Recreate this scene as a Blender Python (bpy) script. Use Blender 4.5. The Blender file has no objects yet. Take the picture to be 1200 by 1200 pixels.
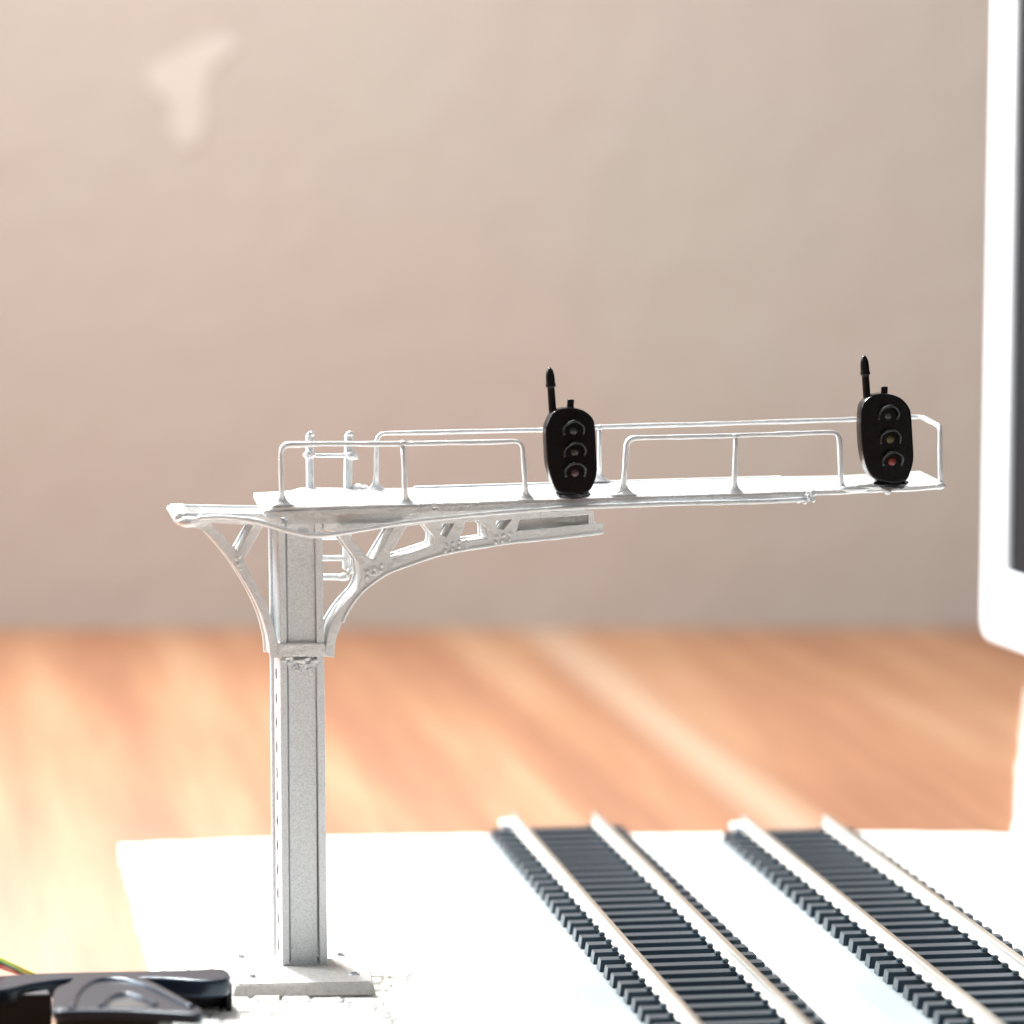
import bpy, bmesh, math, random
from mathutils import Vector, Matrix, noise
random.seed(7)
S = bpy.context.scene
C = S.collection
# ---------------------------------------------------------------- camera (1 unit = 1 cm)
F = 4200.0; CX = CY = 600.0; TILT = math.atan(400/4200); H = 13.6
cam = bpy.data.cameras.new('camera'); co = bpy.data.objects.new('camera', cam); C.objects.link(co)
cam.sensor_width = 36; cam.lens = 36*F/1200; cam.clip_start = 1; cam.clip_end = 3000
co.location = (0, 0, H); co.rotation_euler = (math.pi/2-TILT, 0, 0)
cam.dof.use_dof = True; cam.dof.focus_distance = 60.6; cam.dof.aperture_fstop = 0.125; cam.dof.aperture_blades = 0
S.camera = co
# ---------------------------------------------------------------- light
W = bpy.data.worlds.new('World'); S.world = W; W.use_nodes = True
bg = W.node_tree.nodes['Background']; bg.inputs[1].default_value = 1.0
_n = W.node_tree.nodes; _l = W.node_tree.links          # a room that is dim behind the viewer and bright beyond the table
_tc = _n.new('ShaderNodeTexCoord'); _sp = _n.new('ShaderNodeSeparateXYZ'); _l.new(_tc.outputs['Generated'], _sp.inputs[0])
_mr = _n.new('ShaderNodeMapRange'); _mr.inputs[1].default_value = -1; _mr.inputs[2].default_value = 1; _l.new(_sp.outputs['Y'], _mr.inputs[0])
_cr = _n.new('ShaderNodeValToRGB'); _e = _cr.color_ramp.elements; _e[0].position = .2; _e[0].color = (.21, .21, .21, 1); _e[1].position = .9; _e[1].color = (.86, .93, 1.0, 1)
_l.new(_mr.outputs[0], _cr.inputs[0]); _l.new(_cr.outputs[0], bg.inputs[0])
def area(name, loc, target, size, power, col, sy=None):
    l = bpy.data.lights.new(name, 'AREA'); l.energy = power; l.color = col; l.size = size
    if sy: l.shape = 'RECTANGLE'; l.size_y = sy
    o = bpy.data.objects.new(name, l); C.objects.link(o); o.location = loc
    o.rotation_euler = (Vector(target)-Vector(loc)).to_track_quat('-Z', 'Y').to_euler(); return o
area('window_light', (-23, 101, 49), (-18, 54, 35), 9, 120000, (1.0, 0.985, 0.96))
area('window_sky', (-62, 74, 42), (-32, 24, 30), 40, 100000, (.84, .92, 1.0), 34)
area('wall_fill', (-26, 77, 62), (-4, 106, 18), 38, 52000, (1.0, 0.985, 0.96))  # unseen fill added above to brighten the wall
S.view_settings.view_transform = 'Standard'; S.view_settings.look = 'None'
S.view_settings.exposure = 0.0; S.view_settings.gamma = 1.0
S.render.engine = 'CYCLES'; S.cycles.use_denoising = True; S.cycles.max_bounces = 8

# ---------------------------------------------------------------- materials
def M(name, col, rough=.5, metal=0, spec=.5, bump=None, mix=None, coat=0):
    m = bpy.data.materials.new(name); m.use_nodes = True; nt = m.node_tree; N = nt.nodes; L = nt.links
    b = N['Principled BSDF']; b.inputs['Base Color'].default_value = (*col, 1); b.inputs['Roughness'].default_value = rough
    b.inputs['Metallic'].default_value = metal; b.inputs['Specular IOR Level'].default_value = spec
    b.inputs['Coat Weight'].default_value = coat
    tc = N.new('ShaderNodeTexCoord')
    if mix:
        col2, scale, lo, hi = mix
        n = N.new('ShaderNodeTexNoise'); n.inputs['Scale'].default_value = scale; n.inputs['Detail'].default_value = 6
        L.new(tc.outputs['Object'], n.inputs['Vector'])
        r = N.new('ShaderNodeValToRGB'); r.color_ramp.elements[0].position = lo; r.color_ramp.elements[1].position = hi
        r.color_ramp.elements[0].color = (*col, 1); r.color_ramp.elements[1].color = (*col2, 1)
        L.new(n.outputs['Fac'], r.inputs['Fac']); L.new(r.outputs['Color'], b.inputs['Base Color'])
    if bump:
        prev = None
        for (scale, strength, dist) in bump:
            n = N.new('ShaderNodeTexNoise'); n.inputs['Scale'].default_value = scale; n.inputs['Detail'].default_value = 4
            L.new(tc.outputs['Object'], n.inputs['Vector'])
            bp = N.new('ShaderNodeBump'); bp.inputs['Strength'].default_value = strength; bp.inputs['Distance'].default_value = dist
            L.new(n.outputs['Fac'], bp.inputs['Height'])
            if prev: L.new(prev.outputs['Normal'], bp.inputs['Normal'])
            prev = bp
        L.new(prev.outputs['Normal'], b.inputs['Normal'])
    return m
SILVER = M('silver_paint', (.84, .86, .865), .33, .28, .5, [(40, .5, .025), (9, .5, .05)], ((.77, .785, .78), 3, .35, .8))
SILVER2 = M('silver_paint_rough', (.85, .88, .90), .36, .22, .5, [(48, .7, .03), (14, .35, .035)], ((.68, .70, .71), 32, .42, .72))
HOODM = M('black_hood', (.016, .018, .020), .25, 0, .5, [(20, .6, .02)])
BLACKG = M('black_gloss', (.005, .004, .005), .24, 0, .25, [(8, .25, .02)])
SLEEP = M('sleeper_plastic', (.020, .034, .049), .33, 0, 1.0, [(60, .3, .008)]); SLEEP.node_tree.nodes['Principled BSDF'].inputs['Specular Tint'].default_value = (.72, .88, 1, 1)
RAILSIDE = M('dull_rail_side', (.74, .72, .66), .5, .1, .5, [(30, .2, .01)])
RAIL = M('nickel_silver_rail', (.66, .62, .54), .30, .95, .5, [(30, .1, .01)])
BOARD = M('white_foam_sheet', (.86, .85, .81), .85, 0, .2, [(7, .5, .06), (25, .3, .02)], ((.80, .785, .73), 3, .4, .7))
BED = M('white_roadbed', (.30, .345, .365), .8, 0, .25, [(18, .3, .02)])
CLAMP = M('black_plastic', (.010, .015, .027), .25, 0, .45, [(45, .12, .01)]); CLAMP.node_tree.nodes['Principled BSDF'].inputs['Specular Tint'].default_value = (.7, .86, 1, 1)
CLAMPD = M('dark_plastic', (.008, .008, .009), .5, 0, .3, [(30, .2, .01)])
RIB = M('ribbed_grey', (.10, .085, .065), .5, .2, .4, [(30, .3, .02)])
WHITEP = M('white_plastic', (.76, .79, .82), .35, 0, .5, [(4, .03, .02)])
BASEM = M('darker_silver', (.55, .53, .50), .45, .2, .4, [(40, .7, .03), (9, .4, .05)], ((.40, .37, .33), 14, .5, .75))  # darker, brown-mottled silver tone for the base plate
BOLT = M('dull_bolt', (.42, .43, .44), .5, .3, .5)
STUB = M('slot_shade', (.10, .095, .09), .7)  # dark colour standing for the shade inside the column slots

def wood():
    m = bpy.data.materials.new('varnished_wood'); m.use_nodes = True; nt = m.node_tree; N = nt.nodes; L = nt.links
    b = N['Principled BSDF']; b.inputs['Roughness'].default_value = .45; b.inputs['Specular IOR Level'].default_value = 1.0
    tc = N.new('ShaderNodeTexCoord'); mp = N.new('ShaderNodeMapping'); mp.inputs['Rotation'].default_value = (0, 0, math.radians(-9))
    L.new(tc.outputs['Object'], mp.inputs['Vector'])
    st = N.new('ShaderNodeMapping'); st.inputs['Scale'].default_value = (1, .06, 1); L.new(mp.outputs[0], st.inputs[0])
    n1 = N.new('ShaderNodeTexNoise'); n1.inputs['Scale'].default_value = .55; n1.inputs['Detail'].default_value = 3; L.new(st.outputs[0], n1.inputs['Vector'])
    n2 = N.new('ShaderNodeTexNoise'); n2.inputs['Scale'].default_value = 3.2; n2.inputs['Detail'].default_value = 5; L.new(st.outputs[0], n2.inputs['Vector'])
    r1 = N.new('ShaderNodeValToRGB'); e = r1.color_ramp.elements
    e[0].position = .35; e[0].color = (.26, .105, .046, 1); e[1].position = .68; e[1].color = (.37, .198, .104, 1)
    x = r1.color_ramp.elements.new(.52); x.color = (.31, .140, .064, 1)
    L.new(n1.outputs['Fac'], r1.inputs['Fac'])
    r2 = N.new('ShaderNodeValToRGB'); r2.color_ramp.elements[0].position = .3; r2.color_ramp.elements[1].position = .7
    r2.color_ramp.elements[0].color = (.90, .88, .86, 1); r2.color_ramp.elements[1].color = (1.06, 1.07, 1.08, 1)
    L.new(n2.outputs['Fac'], r2.inputs['Fac'])
    mx = N.new('ShaderNodeMix'); mx.data_type = 'RGBA'; mx.blend_type = 'MULTIPLY'; mx.inputs[0].default_value = 1
    L.new(r1.outputs[0], mx.inputs[6]); L.new(r2.outputs[0], mx.inputs[7])
    # pale inlaid strips between boards
    sx = N.new('ShaderNodeSeparateXYZ'); L.new(mp.outputs[0], sx.inputs[0])
    last = mx.outputs[2]
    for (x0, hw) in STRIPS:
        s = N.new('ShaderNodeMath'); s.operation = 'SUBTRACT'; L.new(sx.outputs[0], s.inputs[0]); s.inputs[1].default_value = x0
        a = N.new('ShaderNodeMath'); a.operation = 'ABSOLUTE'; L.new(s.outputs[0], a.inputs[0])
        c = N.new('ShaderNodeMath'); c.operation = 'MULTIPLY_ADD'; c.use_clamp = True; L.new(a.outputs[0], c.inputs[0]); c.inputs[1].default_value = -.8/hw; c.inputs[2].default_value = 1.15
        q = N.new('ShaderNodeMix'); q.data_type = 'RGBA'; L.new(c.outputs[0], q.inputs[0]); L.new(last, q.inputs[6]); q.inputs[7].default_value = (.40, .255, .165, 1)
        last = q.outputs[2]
    L.new(last, b.inputs['Base Color'])
    bp = N.new('ShaderNodeBump'); bp.inputs['Strength'].default_value = .15; bp.inputs['Distance'].default_value = .05
    L.new(n2.outputs['Fac'], bp.inputs['Height']); L.new(bp.outputs[0], b.inputs['Normal'])
    return m
def wallmat():
    m = M('plaster_wall', (.50, .42, .345), .9, 0, .15, [(.6, .2, .3)])
    nt = m.node_tree; N = nt.nodes; L = nt.links; b = N['Principled BSDF']
    tc = N.new('ShaderNodeTexCoord'); n = N.new('ShaderNodeTexNoise'); n.inputs['Scale'].default_value = .09; n.inputs['Detail'].default_value = 4
    L.new(tc.outputs['Object'], n.inputs['Vector'])
    r = N.new('ShaderNodeValToRGB'); e = r.color_ramp.elements
    e[0].position = .38; e[0].color = (.465, .434, .392, 1); e[1].position = .62; e[1].color = (.475, .422, .386, 1)
    L.new(n.outputs['Fac'], r.inputs['Fac']); L.new(r.outputs[0], b.inputs['Base Color']); return m

# ---------------------------------------------------------------- picture-to-place measuring helpers
ct, st_ = math.cos(TILT), math.sin(TILT)
def ray(px, py):
    x = (px-CX)/F; y = -(py-CY)/F
    return Vector((x, ct+y*st_, -st_+y*ct))
EYE = Vector((0, 0, H))
def gp(px, py, z=0.0):
    d = ray(px, py); return EYE+d*((z-H)/d.z)
PSI = math.radians(11.5)
O = gp(358, 1132, .28); O.z = 0            # foot of the column's front face
U = Vector((math.cos(PSI), math.sin(PSI), 0)); Wd = Vector((-math.sin(PSI), math.cos(PSI), 0))
def P(px, py, w=0.0):                      # gantry coordinates (along, away, up) of a point w behind the column's face
    d = ray(px, py); s = (w-(EYE-O).dot(Wd))/d.dot(Wd); q = EYE+d*s-O
    return Vector((q.dot(U), w, q.z))
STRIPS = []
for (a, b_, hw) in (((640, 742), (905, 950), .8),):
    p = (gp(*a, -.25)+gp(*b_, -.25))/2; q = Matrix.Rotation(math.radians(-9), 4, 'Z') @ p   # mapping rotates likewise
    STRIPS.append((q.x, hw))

# ---------------------------------------------------------------- mesh helpers
def obj(name, bm, mat, parent=None, smooth=False, auto=None):
    me = bpy.data.meshes.new(name)
    if isinstance(bm, bpy.types.Mesh): me = bm; me.name = name
    else:
        bmesh.ops.recalc_face_normals(bm, faces=bm.faces); bm.to_mesh(me); bm.free()
    o = bpy.data.objects.new(name, me); C.objects.link(o)
    me.materials.clear(); me.materials.append(mat)
    if smooth or auto:
        for p in me.polygons: p.use_smooth = True
        if auto: me.set_sharp_from_angle(angle=math.radians(auto))
    if parent: o.parent = parent
    return o
def thing(name, label, cat, loc=(0, 0, 0), rz=0, group=None):
    o = bpy.data.objects.new(name, None); C.objects.link(o); o.location = loc; o.rotation_euler = (0, 0, rz)
    o.empty_display_size = .5; o['label'] = label; o['category'] = cat
    if group: o['group'] = group
    return o
def tag(o, label, cat, group=None):
    o['label'] = label; o['category'] = cat
    if group: o['group'] = group
def hexa(bm, pts):                          # 8 points: bottom 4 (ring), top 4 (ring)
    v = [bm.verts.new(p) for p in pts]
    for f in ((3, 2, 1, 0), (4, 5, 6, 7), (0, 1, 5, 4), (1, 2, 6, 5), (2, 3, 7, 6), (3, 0, 4, 7)): bm.faces.new([v[i] for i in f])
    return v
def box(bm, a, b, bev=0):
    x0, y0, z0 = a; x1, y1, z1 = b
    v = hexa(bm, [(x0, y0, z0), (x1, y0, z0), (x1, y1, z0), (x0, y1, z0), (x0, y0, z1), (x1, y0, z1), (x1, y1, z1), (x0, y1, z1)])
    if bev:
        es = {e for q in v for e in q.link_edges}
        bmesh.ops.bevel(bm, geom=list(es), offset=bev, segments=2, affect='EDGES', profile=.5)
def fillet(pts, rad, n=5):
    pts = [Vector(p) for p in pts]; out = [pts[0]]
    for i in range(1, len(pts)-1):
        a, b, c = pts[i-1], pts[i], pts[i+1]; r = rad if not isinstance(rad, (list, tuple)) else rad[i-1]
        r = min(r, (a-b).length*.49, (c-b).length*.49)
        if r <= 1e-4: out.append(b); continue
        p = b+(a-b).normalized()*r; q = b+(c-b).normalized()*r
        for k in range(n+1):
            t = k/n; out.append(p*(1-t)**2+b*2*t*(1-t)+q*t*t)
    out.append(pts[-1]); return out
def tube(bm, pts, r, seg=10, wob=0, step=.25):
    pts = [Vector(p) for p in pts]; fine = [pts[0]]
    for a, b in zip(pts, pts[1:]):
        n = max(1, int((b-a).length/step))
        for k in range(1, n+1): fine.append(a.lerp(b, k/n))
    pts = fine; rings = []; up = None
    for i, p in enumerate(pts):
        t = (pts[min(i+1, len(pts)-1)]-pts[max(i-1, 0)]).normalized()
        if up is None: up = Vector((0, 0, 1)) if abs(t.z) < .9 else Vector((0, 1, 0))
        up = (up-t*up.dot(t)).normalized(); s = t.cross(up)
        rr = r(i/(len(pts)-1)) if callable(r) else r
        if wob: rr *= 1+wob*noise.noise(p*5)
        off = Vector((noise.noise(p*1.3+Vector((5, 0, 0))), noise.noise(p*1.3), noise.noise(p*1.3+Vector((0, 9, 0)))))*wob*r*.8 if wob and not callable(r) else Vector()
        rings.append([bm.verts.new(p+off+(up*math.cos(a)+s*math.sin(a))*rr) for a in [2*math.pi*k/seg for k in range(seg)]])
    for a, b in zip(rings, rings[1:]):
        for k in range(seg): bm.faces.new((a[k], a[(k+1) % seg], b[(k+1) % seg], b[k]))
    bm.faces.new(rings[0][::-1]); bm.faces.new(rings[-1])
def blob(bm, c, rx, ry=None, rz=None, sub=2, nz=.12):
    ry = ry or rx; rz = rz or rx
    r = bmesh.ops.create_icosphere(bm, subdivisions=sub, radius=1)
    for v in r['verts']:
        k = 1+nz*noise.noise(v.co*1.7+Vector(c)); v.co = Vector(c)+Vector((v.co.x*rx*k, v.co.y*ry*k, v.co.z*rz*k))
def polyex(polys, w0, w1, bev=.012, res=1, inset=0):  # 2-D outline (+ holes) in (along, up), solid from w0 to w1
    cu = bpy.data.curves.new('tmp', 'CURVE'); cu.dimensions = '2D'; cu.fill_mode = 'BOTH'
    cu.extrude = (w1-w0)/2-bev; cu.bevel_depth = bev; cu.bevel_resolution = res; cu.offset = -bev-inset
    for pl in polys:
        s = cu.splines.new('POLY'); s.points.add(len(pl)-1); s.use_cyclic_u = True
        for i, p in enumerate(pl): s.points[i].co = (p[0], p[1], 0, 1)
    o = bpy.data.objects.new('tmp', cu); C.objects.link(o)
    dg = bpy.context.evaluated_depsgraph_get(); me = bpy.data.meshes.new_from_object(o.evaluated_get(dg))
    bpy.data.objects.remove(o); bpy.data.curves.remove(cu)
    wm = (w0+w1)/2
    for v in me.vertices: v.co = Vector((v.co.x, wm+v.co.z, v.co.y))
    return me
def isect(polys, w0, w1, fl, inset, bev):
    bm = bmesh.new(); addmesh(bm, polyex(polys, w0, w0+fl, bev)); addmesh(bm, polyex(polys, w0+fl-.01, w1-fl+.01, .004, 1, inset)); addmesh(bm, polyex(polys, w1-fl, w1, bev)); return bm
def px2(pl, w): return [(lambda q: (q.x, q.z))(P(x, y, w)) for x, y in pl]
def addmesh(bm, me): bm.from_mesh(me); bpy.data.meshes.remove(me)
def smoothline(pl, n=4):                    # Catmull-Rom through picture points
    out = []
    for i in range(len(pl)-1):
        p0 = pl[max(i-1, 0)]; p1 = pl[i]; p2 = pl[i+1]; p3 = pl[min(i+2, len(pl)-1)]
        for k in range(n):
            t = k/n
            out.append(tuple(.5*((2*p1[j])+(-p0[j]+p2[j])*t+(2*p0[j]-5*p1[j]+4*p2[j]-p3[j])*t*t+(-p0[j]+3*p1[j]-3*p2[j]+p3[j])*t**3) for j in (0, 1)))
    out.append(pl[-1]); return out

# ================================================================ SETTING
ZT = -.25
bm = bmesh.new(); YW = gp(600, 737, ZT).y
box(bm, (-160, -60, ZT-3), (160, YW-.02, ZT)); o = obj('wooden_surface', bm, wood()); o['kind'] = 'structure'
bm = bmesh.new(); box(bm, (-160, YW, -20), (160, YW+4, 120)); wl = obj('wall', bm, wallmat()); wl['kind'] = 'structure'
def wp(px, py): d = ray(px, py); s = (YW-.004)/d.y; q = EYE+d*s; return (q.x, q.z)
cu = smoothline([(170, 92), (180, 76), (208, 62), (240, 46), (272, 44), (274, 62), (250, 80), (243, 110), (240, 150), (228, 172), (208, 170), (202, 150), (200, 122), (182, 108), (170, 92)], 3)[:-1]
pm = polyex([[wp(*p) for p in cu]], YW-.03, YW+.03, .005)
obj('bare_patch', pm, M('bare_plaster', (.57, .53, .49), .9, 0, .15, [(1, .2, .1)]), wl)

# ---- white board everything stands on
def ragged(a, b, amp, step=.22, seed=0):
    a = Vector(a).to_3d(); b = Vector(b).to_3d(); n = max(2, int((b-a).length/step)); nrm = Vector((-(b-a).y, (b-a).x, 0)).normalized(); out = []
    for k in range(n):
        p = a.lerp(b, k/n); f = 0 if k == 0 else 1
        out.append((p+nrm*f*amp*(noise.noise(p*2.3+Vector((seed, 0, 0)))+.6*noise.noise(p*6.1+Vector((0, seed, 0)))))[:2])
    return out
bl = gp(141, 989); fl = gp(178, 1137); dirl = (fl-bl).normalized()
corner = [bl, gp(330, 982), gp(548, 978), gp(820, 977), gp(1040, 975), gp(1189, 977), gp(1197, 905), gp(1208, 805)]
ring = []
edge = [bl[:2]]
for i, (a, b) in enumerate(zip(corner, corner[1:])): ring += ragged(a[:2], b[:2], .10 if i < 5 else .11, .2, i)
ring += [corner[-1][:2], (34, 96), (34, 46)]
e2 = bl+dirl*26
ring += [e2[:2]]+ragged(e2[:2], bl[:2], .07, .25, 9)[1:]
cu = bpy.data.curves.new('t', 'CURVE'); cu.dimensions = '2D'; cu.fill_mode = 'BOTH'; cu.extrude = .10; cu.bevel_depth = .02
s = cu.splines.new('POLY'); s.points.add(len(ring)-1); s.use_cyclic_u = True
for i, p in enumerate(ring): s.points[i].co = (p[0], p[1], 0, 1)
to = bpy.data.objects.new('t', cu); C.objects.link(to)
me = bpy.data.meshes.new_from_object(to.evaluated_get(bpy.context.evaluated_depsgraph_get())); bpy.data.objects.remove(to)
for v in me.vertices: v.co.z += -.124
bm = bmesh.new(); bm.from_mesh(me)
# embossed blocks on the sheet, nearest part
nx, ny = 150, 112; x0, x1, y0, y1 = -7.0, -1.2, 54.2, 60.6; vs = []
rows = {}
def brick(x, y):
    x += .10*noise.noise(Vector((x*1.3, y*1.3, 3))); y += .07*noise.noise(Vector((x*1.7, y*1.7, 8)))
    r = math.floor(y/.42); fy = y/.42-r; wid = .40+.12*math.sin(r*12.9); xx = x/wid+r*.47+.2*math.sin(r*3.1); c = math.floor(xx); fx = xx-c
    d = min(fx*wid, (1-fx)*wid, fy*.42, (1-fy)*.42); hgt = .10+.03*math.sin(c*7.3+r*5.1)
    return hgt*min(1, (d/.032))**.6
for j in range(ny+1):
    for i in range(nx+1):
        x = x0+(x1-x0)*i/nx; y = y0+(y1-y0)*j/ny; ed = min(1, (x1-x)/.9, (y1-y)/.3, (x-x0)/.3)
        x = max(x, bl.x+dirl.x/dirl.y*(y-bl.y)+.12)
        vs.append(bm.verts.new((x, y, -.005+max(0, ed)*brick(x, y))))
for j in range(ny):
    for i in range(nx): bm.faces.new((vs[j*(nx+1)+i], vs[j*(nx+1)+i+1], vs[(j+1)*(nx+1)+i+1], vs[(j+1)*(nx+1)+i]))
bo = obj('board', bm, BOARD); tag(bo, 'white ragged-edged textured sheet lying on the wooden surface under tracks and gantry', 'board')

# ================================================================ RAILWAY TRACKS
PITCH = .60; TA = math.radians(8.95)
def rail_prof(x):                           # half-profile of a rail, centred on x
    pts = [(-.105, 0), (.105, 0), (.105, .02), (.025, .045), (.022, .165), (.047, .185), (.047, .235), (.035, .25), (-.035, .25), (-.047, .235), (-.047, .185), (-.022, .165), (-.025, .045), (-.105, .02)]
    return [(x+a, b) for a, b in pts]
def sweep(bm, prof, ya, yb, z0=0):
    a = [bm.verts.new((x, ya, z0+z)) for x, z in prof]; b = [bm.verts.new((x, yb, z0+z)) for x, z in prof]; n = len(prof)
    for k in range(n): bm.faces.new((a[k], a[(k+1) % n], b[(k+1) % n], b[k]))
    bm.faces.new(a[::-1]); bm.faces.new(b)
def sleeper_mesh():
    bm = bmesh.new(); hl = 1.36; hw = .15
    v = hexa(bm, [(-hl, 0, 0), (hl, 0, 0), (hl, 2*hw, 0), (-hl, 2*hw, 0), (-hl+.03, .025, .2), (hl-.03, .025, .2), (hl-.03, 2*hw-.02, .2), (-hl+.03, 2*hw-.02, .2)])
    for s in (-1, 1):                       # moulded rail clips either side of each rail, and the web under the rail
        for t in (-1, 1):
            cx = s*.825+t*.135
            box(bm, (cx-.05, .07, .19), (cx+.05, .20, .265), .015)
        box(bm, (s*.825-.04, -.29, .02), (s*.825+.04, .05, .12))
    me = bpy.data.meshes.new('sleeper'); bmesh.ops.recalc_face_normals(bm, faces=bm.faces); bm.to_mesh(me); bm.free(); me.materials.append(SLEEP); return me
SM = sleeper_mesh()
def track(label, lx, ly, i_shift, joiner_far):
    # lx,ly: near-left top corner of sleeper 0 in the place; +y runs away from the viewer
    c = Vector((lx, ly, 0))+Vector((math.cos(TA), math.sin(TA), 0))*1.36
    root = thing('railway_track', label, 'railway track', (c.x, c.y, 0), TA, 'model railway tracks on the board')
    n = 32; back = .75; front = -n*PITCH
    bm = bmesh.new(); prof = [(-1.80, 0), (1.76, 0), (1.42, .2), (-1.42, .2)]; sweep(bm, prof, front, back-.15)
    for v in bm.verts:
        if v.co.y > 0: v.co.x *= .97
    obj('roadbed', bm, BED, root)
    for s in (-1, 1):
        bm = bmesh.new(); sweep(bm, rail_prof(s*.825), front-.05, back-.28+.12*(s < 0), .40); r = obj('rail', bm, RAIL, root); r.data.materials.append(RAILSIDE)
        for p in r.data.polygons: p.material_index = 0 if p.normal.z > .5 and p.center.z > .63 else 1
        if s < 0:
            bm = bmesh.new(); box(bm, (s*.825-.15, back-.75, .375), (s*.825-.05, back-.05, .52), .03); box(bm, (s*.825+.05, back-.75, .375), (s*.825+.14, back-.05, .50), .03)
            box(bm, (s*.825-.1, back-.75, .37), (s*.825+.1, back-.05, .398)); box(bm, (s*.825-.30, back-.55, .38), (s*.825-.12, back-.1, .52), .04)
            obj('rail_joiner', bm, SILVER, root)
    first = None
    for k in range(n):
        s = bpy.data.objects.new('sleeper', SM); C.objects.link(s); s.parent = root
        s.location = (random.uniform(-.008, .008), -k*PITCH, .2); s.rotation_euler = (0, 0, random.uniform(-.006, .006))
    return root
track('railway track running between the gantry foot and the other track', -.395, 71.03, 0, True)
track('railway track passing under the arm\'s outer end, farther from the gantry foot', 4.252, 70.717, 0, True)

# ================================================================ SIGNAL GANTRY
G = thing('signal_gantry', 'silver painted cantilever signal gantry with two black signal heads, standing on the white board', 'signal gantry', O, PSI)
# base plate, its own small turn
bm = bmesh.new()
a = gp(271.5, 1170, .09)-O; b = gp(440.5, 1166.5, .09)-O
def loc(v): return Vector((v.dot(U), v.dot(Wd), v.z))
a = loc(a); b = loc(b); ex = (b-a).normalized(); ey = Vector((-ex.y, ex.x, 0)); wd = (b-a).length; dp = 2.05; hh = .30; i1 = .13
ring0 = [a, b, b+ey*dp, a+ey*dp]; ring1 = [a+ex*.09+ey*.10, b-ex*.06+ey*.10, b-ex*.06+ey*(dp-.1), a+ex*.09+ey*(dp-.1)]
hexa(bm, ring0+[Vector((p.x, p.y, hh)) for p in ring1])
bmesh.ops.bevel(bm, geom=bm.edges[:], offset=.025, segments=2, affect='EDGES')
bp_ = obj('base_plate', bm, BASEM, G)
for (x, y) in ((282.6, 1121.8), (398.6, 1119.4), (296, 1145), (414.8, 1141.6)):
    q = loc(gp(x, y, hh)-O); bm = bmesh.new()
    bmesh.ops.create_cone(bm, cap_ends=True, segments=14, radius1=.105, radius2=.085, depth=.02, matrix=Matrix.Translation((q.x, q.y, hh+.006)))
    bmesh.ops.create_cone(bm, cap_ends=True, segments=6, radius1=.055, radius2=.05, depth=.05, matrix=Matrix.Translation((q.x, q.y, hh+.02)))
    obj('bolt', bm, BOLT, bp_)
# column : two perforated side plates, recessed web panels front and back, flanges
def colpart(xs_top, xs_bot, yt, yb, wA, wB):
    t0, t1 = P(xs_top[0], yt, 0), P(xs_top[1], yt, 0); b0, b1 = P(xs_bot[0], yb, 0), P(xs_bot[1], yb, 0)
    return [Vector((b0.x, wA, b0.z)), Vector((b1.x, wA, b1.z)), Vector((b1.x, wB, b1.z)), Vector((b0.x, wB, b0.z)),
            Vector((t0.x, wA, t0.z)), Vector((t1.x, wA, t1.z)), Vector((t1.x, wB, t1.z)), Vector((t0.x, wB, t0.z))]
DC = .86
bm = bmesh.new()
def post(yt, yb, L, Lt, web0, web1, R, Rt):
    # L..: (top, bottom) picture x of: left edge, left flange inner, web left, web right, right flange inner, right edge
    hexa(bm, colpart((L[0]+3, web1[0]+2), (L[1]+3, web1[1]+2), yt, yb, .13, .24))
    hexa(bm, colpart((L[0], Lt[0]), (L[1], Lt[1]), yt, yb, 0, .16))                 # front left flange
    hexa(bm, colpart((web0[0]+2.1, web1[0]+1), (web0[1]+2.1, web1[1]+1), yt, yb, .055, .2))       # web
    hexa(bm, colpart((R[0], Rt[0]), (R[1], Rt[1]), yt, yb, 0, .16))                 # front right flange
    hexa(bm, colpart((L[0]-.5, L[0]+4), (L[1]-.5, L[1]+4), yt, yb, .12, DC-.02))     # left side plate
    hexa(bm, colpart((Rt[0]-4, Rt[0]-.6), (Rt[1]-4, Rt[1]-.6), yt, yb, .14, DC-.02)) # right side plate
    hexa(bm, colpart((L[0]-4, Rt[0]+.5), (L[1]-4, Rt[1]+.5), yt, yb, DC-.13, DC))    # back
    n = int((yb-yt)/38)
post(612, 772, (326, 328.5), (334, 336), (334, 336), (368, 370), (369, 371.5), (377.5, 380))
post(766, 1131.5, (328, 331), (336, 339.5), (336, 339), (370, 372), (371, 375), (380, 384))
bmesh.ops.bevel(bm, geom=bm.edges[:], offset=.012, segments=1, affect='EDGES')
for (xt, yt, xb, yb) in ((335.2, 775, 338.3, 1128), (333.2, 614, 335.2, 750)):      # inner beading
    tube(bm, [P(xt, yt, .02), P(xb, yb, .02)], .014, 8, .2)
tube(bm, [P(331, 1130, .1), P(384, 1130.5, .1)], .07, 8, .3)
for k in range(26):
    y = random.choice((random.uniform(640, 745), random.uniform(790, 930), random.uniform(1100, 1128))); q = P(random.uniform(342, 366), y, .06); blob(bm, q, random.uniform(.012, .035), .02, random.uniform(.012, .03), 2, .5)
for k in range(10):
    q = P(339+k*3.4, random.uniform(776, 786), .05); blob(bm, q, random.uniform(.05, .1), .03, random.uniform(.03, .07), 2, .6)
hexa(bm, colpart((337, 383), (337.5, 383.5), 1126, 1131.5, .10, .35))
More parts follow.
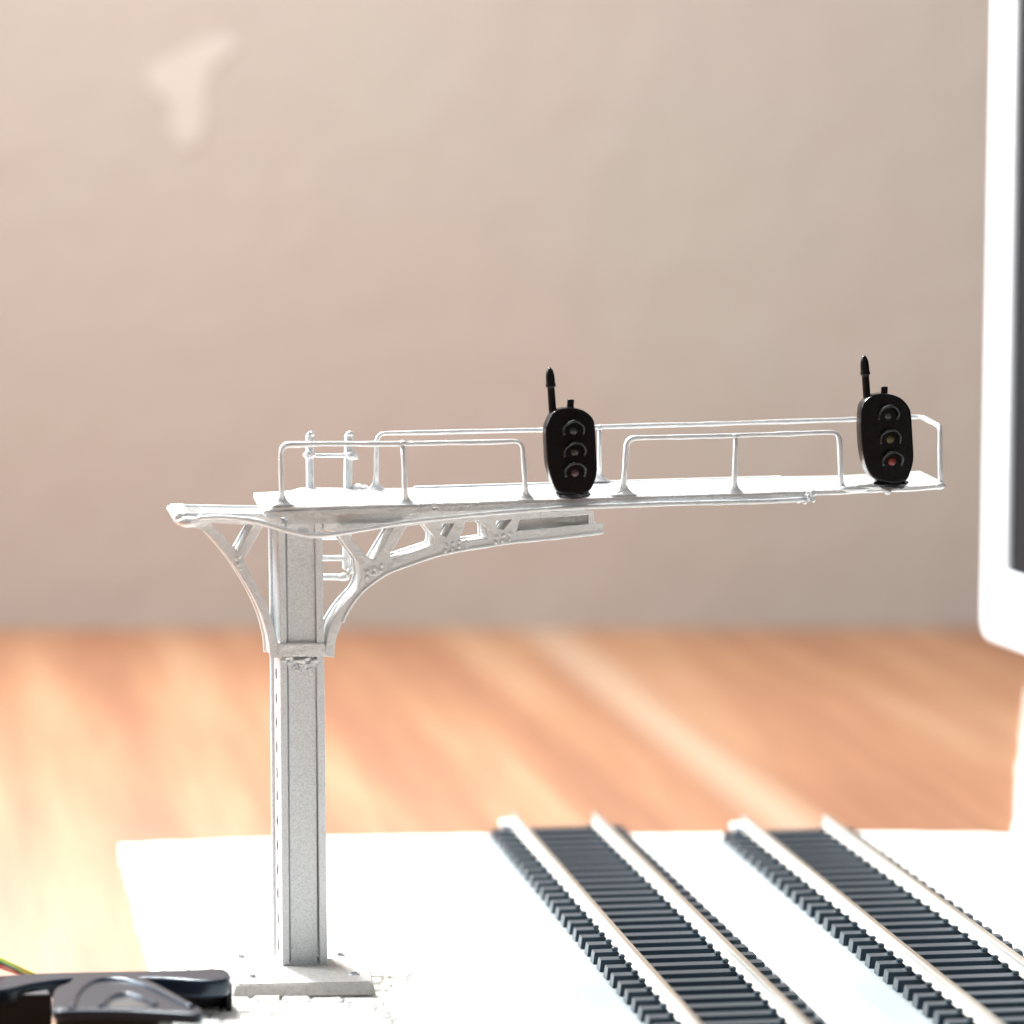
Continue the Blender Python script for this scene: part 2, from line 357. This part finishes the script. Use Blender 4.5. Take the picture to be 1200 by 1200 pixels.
# left side plate slots: solid dark pieces, the holes' shade put into their colour
colm = obj('column', bm, SILVER2, G)
for k in range(12):
    y = 792+k*29+random.uniform(-2, 2); t = (y-766)/365; q = P(327.5+3*t, y, 0); bm = bmesh.new(); q.y = .42 
    blob(bm, (q.x+.012, .40, q.z), .028, .06, .125, 2, .3); obj('slot', bm, STUB, colm, True)
bm = bmesh.new()                                # collar band and lumpy solder under it
hexa(bm, colpart((325.5, 381), (325.5, 381.5), 753.5, 769.5, -.035, DC+.03)); bmesh.ops.bevel(bm, geom=bm.edges[:], offset=.02, segments=2, affect='EDGES')
for k in range(9): q = P(333+k*4.6+random.uniform(-1, 1), 771.5+random.uniform(-1.5, 3.5), 0); blob(bm, (q.x, .02, q.z), random.uniform(.05, .09), .045, random.uniform(.03, .07), 2, .4)
obj('collar', bm, SILVER, G, auto=50)
# brackets (cast through the whole depth)
lo = smoothline([(216, 617), (227, 618), (240, 624), (256, 641), (270, 658), (283, 677), (295, 697), (304, 716), (310, 732), (315, 753), (316.5, 771.5)])
li = smoothline([(286, 656), (292, 669), (303, 691), (315, 716), (322, 740), (326.5, 755), (328, 771)])
out = [(206, 611)]+lo+li[::-1]+[(309, 616), (330, 613.5), (330, 605), (232, 606)]
bm = isect([px2(out, 0), px2([(247, 613), (297, 615.5), (279, 647), (268, 634)], 0)], 0, DC, .10, .035, .014)
for (x, y) in ((277, 655), (281, 652), (279, 661)): blob(bm, P(x, y, -.005), .035)
obj('bracket', bm, SILVER, G, auto=40)
ro = smoothline([(392, 770.5), (393, 753), (397, 740), (407, 716), (421, 696), (437, 682), (455, 670.5), (480, 661), (510, 651), (538, 644.5), (576, 638.5), (604, 634.5), (650, 630), (707, 623)])
ri = smoothline([(423, 677), (418, 691), (405, 706), (394, 721), (386, 736), (382.5, 753), (381, 769.5)])
out = ro+[(707, 613.5), (697, 614.5), (695.5, 599), (600, 600), (500, 602), (379, 607), (379, 621), (394, 624), (421, 661)]+ri
holes = [[(409, 625), (462, 618), (439, 656.5), (430, 652)], [(477, 617), (497, 614), (509.5, 630), (508, 640), (460, 656), (457, 650)],
         [(519, 614), (533, 613), (523, 629.5), (516, 627)], [(546, 612), (560, 610), (570.5, 619), (571, 632), (541, 636), (539, 630)],
         [(581, 611), (600, 608.5), (590, 621), (583, 619)], [(609, 609), (690, 603.5), (690, 614), (606, 622.5)]]
bm = isect([px2(out, 0)]+[px2(h, 0) for h in holes], 0, DC, .10, .03, .012)
for cx, cy, sl in ((431, 670, -.45), (523, 639.5, -.3), (582, 629.5, -.22)):
    for r_ in (0, 1):
        for k in range(3): x = cx+k*8-r_*1; y = cy+k*8*sl+r_*6.5; blob(bm, P(x, y, -.012), .038, .03, .038, 2, 0)
    tube(bm, [P(cx+23, cy-14*(.6 if sl < -.4 else .5), .0), P(cx+25, cy+3, .0)], .02, 6)
for k in range(5): blob(bm, P(520+k*7, 604.5-k*.5, -.012), .032, .03, .026, 1, 0)
for k in range(3): blob(bm, P(478+k*8, 601.5, -.09), .028, .03, .028, 1, 0)
ps = [P(x, y, .17) for x, y in ((605, 624), (692, 615), (692, 602), (605, 608))]; hexa(bm, [ps[0], ps[1], ps[1]+Vector((0, .1, 0)), ps[0]+Vector((0, .1, 0)), ps[3], ps[2], ps[2]+Vector((0, .1, 0)), ps[3]+Vector((0, .1, 0))])
tube(bm, [P(x, y+1, .0) for x, y in ro[10:]], .028, 8, .3)      # rolled lower edge
obj('bracket', bm, SILVER, G, auto=40)
# outrigger frame at the short end
bm = bmesh.new()
def bar(pts, w, h):                              # flat bar along picture points (x,y,w)
    for (p, q) in zip(pts, pts[1:]):
        p = P(*p); q = P(*q); s = (q-p).cross(Vector((0, 0, 1))).normalized()*w/2; z = Vector((0, 0, h))
        hexa(bm, [p-s-z, p+s-z, q+s-z, q-s-z, p-s, p+s, q+s, q-s])
bar([(213, 600.5, -.12), (318, 601.5, -.12)], .13, .13)
bar([(204, 591, 1.12), (306, 592.5, 1.12)], .12, .12)
pts = [P(205, 602, -.2), P(197, 590, 1.18), P(217, 590, 1.18), P(222, 602.5, -.2)]
lowp = [P(206, 616, -.2), P(193, 597, 1.18), P(217, 597, 1.18), P(236, 614, -.2)]
hexa(bm, lowp+pts)
bmesh.ops.bevel(bm, geom=bm.edges[:], offset=.035, segments=2, affect='EDGES')
blob(bm, P(222, 611, -.16), .22, .14, .10, 3, .15)
obj('outrigger_frame', bm, SILVER, G, auto=50)
# deck
near = smoothline([(309, 596.5), (330, 593), (353, 591.8), (410, 590.5), (464, 589.3), (513, 588), (583, 585.5), (653, 583), (760, 579.5), (842, 577.2), (943, 573.8), (1027, 570), (1080, 568), (1106, 565.5)], 3)
far = smoothline([(297, 577.6), (330, 575.8), (345, 574.2), (358, 571.5), (469, 572), (641, 566.5), (760, 562.5), (914, 558.6), (978, 557.4), (1030, 555), (1078, 552)], 3)
wn, wf = -.42, 1.08
NP = [P(x, y, wn) for x, y in near]; FP = [P(x, y, wf) for x, y in far]
def at_u(L, u):
    for a, b in zip(L, L[1:]):
        if a.x <= u <= b.x: return a.lerp(b, (u-a.x)/(b.x-a.x))
    return (L[0] if u < L[0].x else L[-1]).copy()
bm = bmesh.new(); n = 90; TH = .085; prev = None
u0n, u1n, u0f, u1f = NP[0].x, NP[-1].x, FP[0].x, FP[-1].x
for i in range(n+1):
    t = i/n; a = at_u(NP, u0n+(u1n-u0n)*t); b = at_u(FP, u0f+(u1f-u0f)*t)
    wv = Vector((0, 0, .012*noise.noise(Vector((t*22, 0, 0)))))
    sec = [a+wv+Vector((0, .06, 0)), a+wv+Vector((0, 0, -.03)), a+wv+Vector((0, 0, -TH)), a+wv+Vector((0, .05, -TH-.03)), b+Vector((0, 0, -TH)), b+Vector((0, 0, 0)), a.lerp(b, .66)+wv, a.lerp(b, .33)+wv]
    vs = [bm.verts.new(q) for q in sec]
    if prev:
        for k in range(8): bm.faces.new((prev[k], prev[(k+1) % 8], vs[(k+1) % 8], vs[k]))
    else: bm.faces.new(vs[::-1])
    prev = vs
bm.faces.new(prev)
def onbox(pA, pB, w0, w1, h0, h1):              # block following the deck edge between two pixels
    a = P(*pA, w0); b = P(*pB, w0)
    v = hexa(bm, [a+Vector((0, 0, h0)), b+Vector((0, 0, h0)), b+Vector((0, w1-w0, h0)), a+Vector((0, w1-w0, h0)), a+Vector((0, 0, h1)), b+Vector((0, 0, h1)), b+Vector((0, w1-w0, h1)), a+Vector((0, w1-w0, h1))])
onbox((486, 571), (916, 558.8), 1.0, 1.10, -.06, .014)
onbox((312, 598), (506, 591), -.45, -.3, -.12, -.03); onbox((514, 590.5), (945, 575.5), -.44, -.28, -.13, -.035)
onbox((340, 603), (645, 594), -.2, .5, -.17, -.0)
onbox((398, 604), (474, 601), -.30, -.18, -.22, -.15)
for (x, y) in ((1020, 569), (1000, 572)): blob(bm, P(x, y+1, -.4), .3, .1, .06, 3, .3)
blob(bm, P(1100, 569, -.35), .12, .12, .07)
for (x, y, s) in ((947, 583, .07), (951, 579, .08), (943, 588, .05), (936, 587, .05), (953, 586, .05), (1040, 575, .08)): blob(bm, P(x, y, -.46), s, .06, s*.8, 2, .6)
dk = obj('deck', bm, SILVER, G, auto=40)
# railings
def railing(name, path, posts, w, rt=.042):
    bm = bmesh.new(); pts = [P(*p) if len(p) == 3 else P(p[0], p[1], w) for p in path]
    tube(bm, fillet(pts, .16, 6), rt, 10, .35)
    for (x0_, y0_, x1_, y1_) in posts: tube(bm, [P(x0_, y0_, w), P(x1_, y1_, w)], rt*1.05, 10, .35); blob(bm, P(x0_, y0_+.5, w), .075, .06, .055, 2, .3)
    for (x, y) in [(p[0], p[1]) for p in (path[0], path[-1]) if len(p) == 2]+[(q[2], q[3]) for q in posts]:
        c = P(x, y, w); k0 = len(bm.verts)
        tube(bm, [c+Vector((0, 0, -.06)), c+Vector((0, 0, .20))], lambda t: .038+.16*(1-t)**3.2, 14, .3, .02)
        bm.verts.ensure_lookup_table()
        for v in bm.verts[k0:]: v.co.y = c.y+(v.co.y-c.y)*.55; v.co.x = c.x+(v.co.x-c.x)*1.15
    obj(name, bm, SILVER, G, True)
railing('railing', [(330.5, 588), (329, 521), (480, 520), (612, 516.5), (616, 582)], [(472, 519, 475.5, 588)], -.34)
railing('railing', [(730.5, 576), (735, 513.5), (861, 510.5), (983, 506), (986, 572)], [(862, 510.5, 861, 575)], -.34)
railing('railing', [(440.5, 571), (442, 508), (640, 504), (703, 500.5), (1000, 491.5), (1080, 488.2, .95), (1102, 500, -.32), (1101.5, 566, -.32)], [(703, 500.5, 702, 560)], .95, .04)
# ladder behind
bm = bmesh.new(); WL = 1.02
def lbar(x0_, y0_, x1_, y1_, wx, dd=.09):
    a = P(x0_, y0_, WL); b = P(x1_, y1_, WL); s = Vector((wx/2, 0, 0)); d = Vector((0, dd, 0))
    hexa(bm, [b-s, b+s, b+s+d, b-s+d, a-s, a+s, a+s+d, a-s+d])
lbar(363.5, 510, 365.5, 690, .12, .17); lbar(409.5, 509, 407, 668, .13, .17)
bmesh.ops.bevel(bm, geom=bm.edges[:], offset=.02, segments=1, affect='EDGES')
for y in (534, 629, 654, 676): tube(bm, [P(364, y, WL+.04), P(408, y, WL+.04)], 0.036 if y == 534 else .055, 10, .3)
for (x, y, s) in ((362, 533, .10), (412, 534, .11), (364, 509, .068), (410, 508.5, .066), (365, 516, .05), (420, 572, .1), (428, 572, .07), (403, 676, .09), (412, 668, .09)): blob(bm, P(x, y, WL), s, s*.7, s*.8, 2, .5)
obj('ladder', bm, SILVER, G, auto=45)
# slack conduit rod along the front, bent under the deck
bm = bmesh.new()
path = smoothline([(232, 607), (262, 606.5), (300, 611), (345, 624), (372, 627.5), (400, 624.5), (470, 613), (540, 605), (620, 597.5), (700, 593.5), (800, 590), (880, 588), (945, 585)], 4)
tube(bm, [P(x, y, -.52) for x, y in path], .042, 10, .25)
blob(bm, P(355, 622, -.45), .10, .08, .06); blob(bm, P(440, 617.5, -.5), .06, .06, .05)
obj('conduit', bm, SILVER, G, True)

# signal heads
def lensmat(name, c, r=.15): return M(name, c, r, 0, .8, [(30, .6, .03)])
LG = lensmat('lens_green_grey', (.03, .04, .035)); LY = lensmat('lens_dim_yellow', (.10, .095, .03)); LR = lensmat('lens_red', (.26, .035, .022)); LRD = lensmat('lens_dull_red', (.07, .03, .03))
LYD = lensmat('lens_dull_yellow', (.035, .035, .02))
def signal(outline, lenses, mast, stub, mats, foot):
    w0, w1 = -.72, -.42
    me = polyex([px2(smoothline(outline+[outline[0]], 4)[:-1], w0)], w0, w1, .035, 3)
    bm = bmesh.new(); addmesh(bm, me)
    q = P(foot[0], foot[1], -.55); blob(bm, q, .30, .18, .09, 3, .3)
    box(bm, (q.x-.25, w1-.05, q.z-.02), (q.x+.25, w1+.12, q.z+.55), .04)
    hd = obj('signal_head', bm, BLACKG, G, auto=40)
    for (x, y), m in zip(lenses, mats):
        c = P(x, y, w0-.01)
        bm = bmesh.new(); r = bmesh.ops.create_uvsphere(bm, u_segments=18, v_segments=10, radius=.072)
        for v in r['verts']: v.co = Vector((c.x+v.co.x, w0-.0+v.co.y*.6, c.z+v.co.z))
        obj('lens', bm, m, hd, True)
        bm = bmesh.new()                         # hood: an open curved visor over the lens
        n = 18; R = .172; rings = []
        for k in range(n+1):
            a = math.radians(-25+230*k/n); ca, sa = math.cos(a), math.sin(a); dpt = .17*max(.18, math.sin(max(0, min(math.pi, a+.25)))**.7 if 0 < a+.25 < math.pi else .18)
            wb = 1+.12*noise.noise(Vector((c.x*9+ca, c.z*7+sa, 0)))
            rings.append([bm.verts.new((c.x+ca*rr*wb, w0+dd, c.z+sa*rr*wb)) for rr, dd in ((R-.03, .01), (R-.02, -dpt), (R+.012, -dpt), (R+.03, .01))])
        for a_, b_ in zip(rings, rings[1:]):
            for k in range(4): bm.faces.new((a_[k], a_[(k+1) % 4], b_[(k+1) % 4], b_[k]))
        bm.faces.new(rings[0]); bm.faces.new(rings[-1][::-1])
        obj('hood', bm, HOODM, hd, True)
    bm = bmesh.new(); (xa, ya), (xb, yb) = mast
    a = P(xb, yb, -.5); b = P(xa, ya, -.5); L = (b-a).length
    def rad(t):
        d = t*L
        if d > L-.27: s = (d-(L-.27))/.27; return .076*math.sqrt(max(.05, 1-s**3.2))
        if d > L-.33: return .085
        return .066-.006*t
    tube(bm, [a, b], rad, 14, 0, .02)
    obj('mast', bm, BLACKG, hd, True)
    bm = bmesh.new(); (xa, ya), (xb, yb) = stub
    tube(bm, [P(xb, yb, -.58), P(xa, ya, -.58)], lambda t: .058 if t > .3 else .085-.08*t, 14, 0, .02)
    obj('top_stub', bm, BLACKG, hd, True)
    return hd
o1 = [(669, 477.5), (684, 481), (695, 490.5), (698, 504), (699.3, 530), (699.8, 555), (695, 570), (688, 577.5), (672, 580), (657, 578.5), (650, 571), (642.5, 548), (640.5, 526), (640, 504), (642.5, 494), (648, 484), (657, 479)]
signal(o1, [(672, 505), (673.5, 530), (674, 554)], ((644, 430.5), (648.5, 495)), ((669, 468), (668, 480)), (LG, LYD, LRD), (672, 579))
o2 = [(1023, 463), (1038, 461), (1055, 466), (1065.5, 477), (1068.5, 489), (1070, 512), (1071, 537), (1067.5, 553), (1062, 563.5), (1047, 567), (1028, 562.5), (1018, 553), (1011.7, 533), (1009.5, 512), (1009.3, 490), (1012, 473)]
signal(o2, [(1041, 487), (1043.5, 515), (1045.5, 541)], ((1012.5, 416.5), (1017, 482)), ((1036.5, 453), (1036, 465)), (LG, LY, LR), (1045, 567))

# ================================================================ BLACK PLASTIC CLAMP AND WIRES
CL = thing('plastic_clamp', 'black plastic clamp with curved lever lying against the gantry base', 'clamp', gp(130, 1180))
co_ = CL.location.copy()
def slab(pl, z, th, bev, mat, name, parent, dome=0):
    cu = bpy.data.curves.new('t', 'CURVE'); cu.dimensions = '2D'; cu.fill_mode = 'BOTH'; cu.extrude = th/2-bev; cu.bevel_depth = bev; cu.bevel_resolution = 3; cu.offset = -bev
    s = cu.splines.new('POLY'); pts = [gp(x, y, z)-co_ for x, y in pl]; s.points.add(len(pts)-1); s.use_cyclic_u = True
    for i, p in enumerate(pts): s.points[i].co = (p.x, p.y, 0, 1)
    to = bpy.data.objects.new('t', cu); C.objects.link(to); me = bpy.data.meshes.new_from_object(to.evaluated_get(bpy.context.evaluated_depsgraph_get())); bpy.data.objects.remove(to)
    for v in me.vertices: v.co.z += z-th/2
    return obj(name, me, mat, parent, auto=35)
lev = smoothline([(60, 1180), (61, 1168), (66, 1157), (80, 1151), (88, 1144), (110, 1141.5), (150, 1141), (172, 1147), (200, 1161), (226, 1176), (237, 1183), (233, 1188), (200, 1186.5), (150, 1184), (100, 1183.5), (66, 1184), (60, 1180)], 4)[:-1]
lv = slab(lev, .85, .17, .04, CLAMP, 'lever', CL)
bm = bmesh.new()
def arc3(pl, z, r): tube(bm, [gp(x, y, z)-co_ for x, y in smoothline(pl, 6)], r, 10)
arc3([(84, 1183), (92, 1164), (112, 1151), (140, 1149.5), (170, 1156), (200, 1170), (225, 1182)], .835, .06)
arc3([(118, 1181), (130, 1170), (148, 1166.5), (168, 1171), (182, 1179)], .835, .055)
obj('ridge', bm, CLAMP, lv, True)
slab(smoothline([(126, 1181), (134, 1173), (150, 1170), (164, 1174), (174, 1181), (126, 1181)], 4)[:-1], .858, .03, .01, CLAMPD, 'recess', lv)
slab(smoothline([(-90, 1152), (0, 1143), (60, 1139.5), (130, 1138), (200, 1136.5), (255, 1134.5), (267, 1137), (270, 1142), (264, 1147), (240, 1149), (190, 1146), (140, 1145), (88, 1146), (40, 1152), (0, 1160), (-90, 1166)], 4), .72, .30, .06, CLAMP, 'arm', CL)
slab([(-90, 1160), (58, 1159), (60, 1165), (-90, 1167)], .60, .84, .05, CLAMPD, 'body', CL)
slab([(68, 1172), (200, 1176), (186, 1189), (66, 1187)], .67, .86, .05, CLAMPD, 'core', CL)
slab([(100, 1142), (250, 1140), (266, 1143), (262, 1150), (240, 1152), (100, 1153)], .52, .46, .05, CLAMPD, 'arm_underside', CL)
slab([(262, 1146), (269, 1145), (272, 1150), (271, 1153), (266, 1153)], .56, .52, .05, CLAMPD, 'arm_foot', CL)
bm = bmesh.new()
for k in range(9):
    p = gp(74+k*15, 1188, .5)-co_; p2 = p+Vector((0, -.16, -.04)); tube(bm, [p2+Vector((0, 0, .2)), p2+Vector((0, 0, -.48))], .055 if k != 0 else .1, 8)
obj('rib', bm, RIB, CL, True)
for (nm, c, dy, r, lab) in (('yellow', (.75, .78, .08), 0, .028, 'thin yellow wire, uppermost of the strands behind the clamp'), ('green', (.35, .62, .18), 3.0, .026, 'thin green wire between the yellow and the black strand'),
                            ('black', (.015, .015, .015), 6.3, .026, 'thin black wire between the green and the red strand'), ('red', (.75, .05, .03), 9.2, .028, 'thin red wire, lowest of the strands behind the clamp')):
    bm = bmesh.new(); xs = 42-dy*1.5
    pts = [gp(xs+22, 1150, .30), gp(xs-4, 1141.5, .42), gp(0, 1124+dy, .85), gp(-45, 1103+dy*1.2, 1.2), gp(-160, 1100+dy, .5), gp(-420, 1130, .0)]
    pts[-1].z = .0
    tube(bm, fillet(pts, .8, 5), r, 8)
    tag(obj('wire', bm, M(nm+'_insulation', c, .35), None, True), lab, 'wire', 'thin wires behind the clamp')

# ================================================================ WHITE MONITOR
c0 = gp(1147, 748, 0); d = ray(1147, 748); ZC = 74.0; c0 = EYE+d*(ZC/d.y)
dd = Vector((ray(-280, 200).x, ray(-280, 200).y, 0)).normalized(); run = -dd       # from the far edge towards the viewer
dt = ray(1160.5, 0); top_ = EYE+dt*(ZC/dt.y)
upv = (top_-c0); upv = upv.normalized(); nv = run.cross(upv).normalized()
if nv.x > 0: nv = -nv                                                                    # screen faces to the left
MT = thing('monitor', 'white framed monitor with dark screen standing beside the board', 'monitor', c0)
WM, HM = 26.0, 19.0
ux = run.normalized()
R = Matrix((ux, upv, ux.cross(upv))).transposed().to_4x4(); sgn = 1 if (ux.cross(upv)).x < 0 else -1
def rrect(x0, y0, x1, y1, r, n=6):
    out = []
    for cx, cy, a0 in ((x1-r, y1-r, 0), (x0+r, y1-r, 90), (x0+r, y0+r, 180), (x1-r, y0+r, 270)):
        for k in range(n+1): a = math.radians(a0+90*k/n); out.append((cx+r*math.cos(a), cy+r*math.sin(a)))
    return out
def flat(polys, z0, z1, bev, mat, name, parent):
    cu = bpy.data.curves.new('t', 'CURVE'); cu.dimensions = '2D'; cu.fill_mode = 'BOTH'; cu.extrude = (z1-z0)/2-bev; cu.bevel_depth = bev; cu.bevel_resolution = 3; cu.offset = -bev
    for pl in polys:
        s = cu.splines.new('POLY'); s.points.add(len(pl)-1); s.use_cyclic_u = True
        for i, p in enumerate(pl): s.points[i].co = (p[0], p[1], 0, 1)
    to = bpy.data.objects.new('t', cu); C.objects.link(to); me = bpy.data.meshes.new_from_object(to.evaluated_get(bpy.context.evaluated_depsgraph_get())); bpy.data.objects.remove(to)
    for v in me.vertices: v.co = R @ Vector((v.co.x, v.co.y, sgn*(v.co.z+(z0+z1)/2)))
    return obj(name, me, mat, parent, auto=35)
BZ = 1.50; BB = 1.56
flat([rrect(0, 0, WM, HM, .5), rrect(BZ, BB, WM-BZ, HM-BZ, .08)[::-1]], -.9, 0, .12, WHITEP, 'bezel', MT)
SCR = M('dark_screen', (.008, .010, .013), .35, 0, .12)
flat([rrect(BZ-.3, BB-.3, WM-BZ+.3, HM-BZ+.3, .08)], -.5, -.14, .01, SCR, 'screen', MT)
flat([rrect(.4, .4, WM-.4, HM-.4, .5)], -1.9, -.92, .2, WHITEP, 'back_shell', MT)
flat([rrect(WM/2-3, -3.6, WM/2+3, 5, .3)], -2.8, -1.95, .1, WHITEP, 'stand', MT)
bm = bmesh.new(); cb = ux*(WM/2); zb = ZT-c0.z; box(bm, (cb.x-3, cb.y-5, zb), (cb.x+7, cb.y+5, zb+.9), .2); obj('foot', bm, WHITEP, MT)
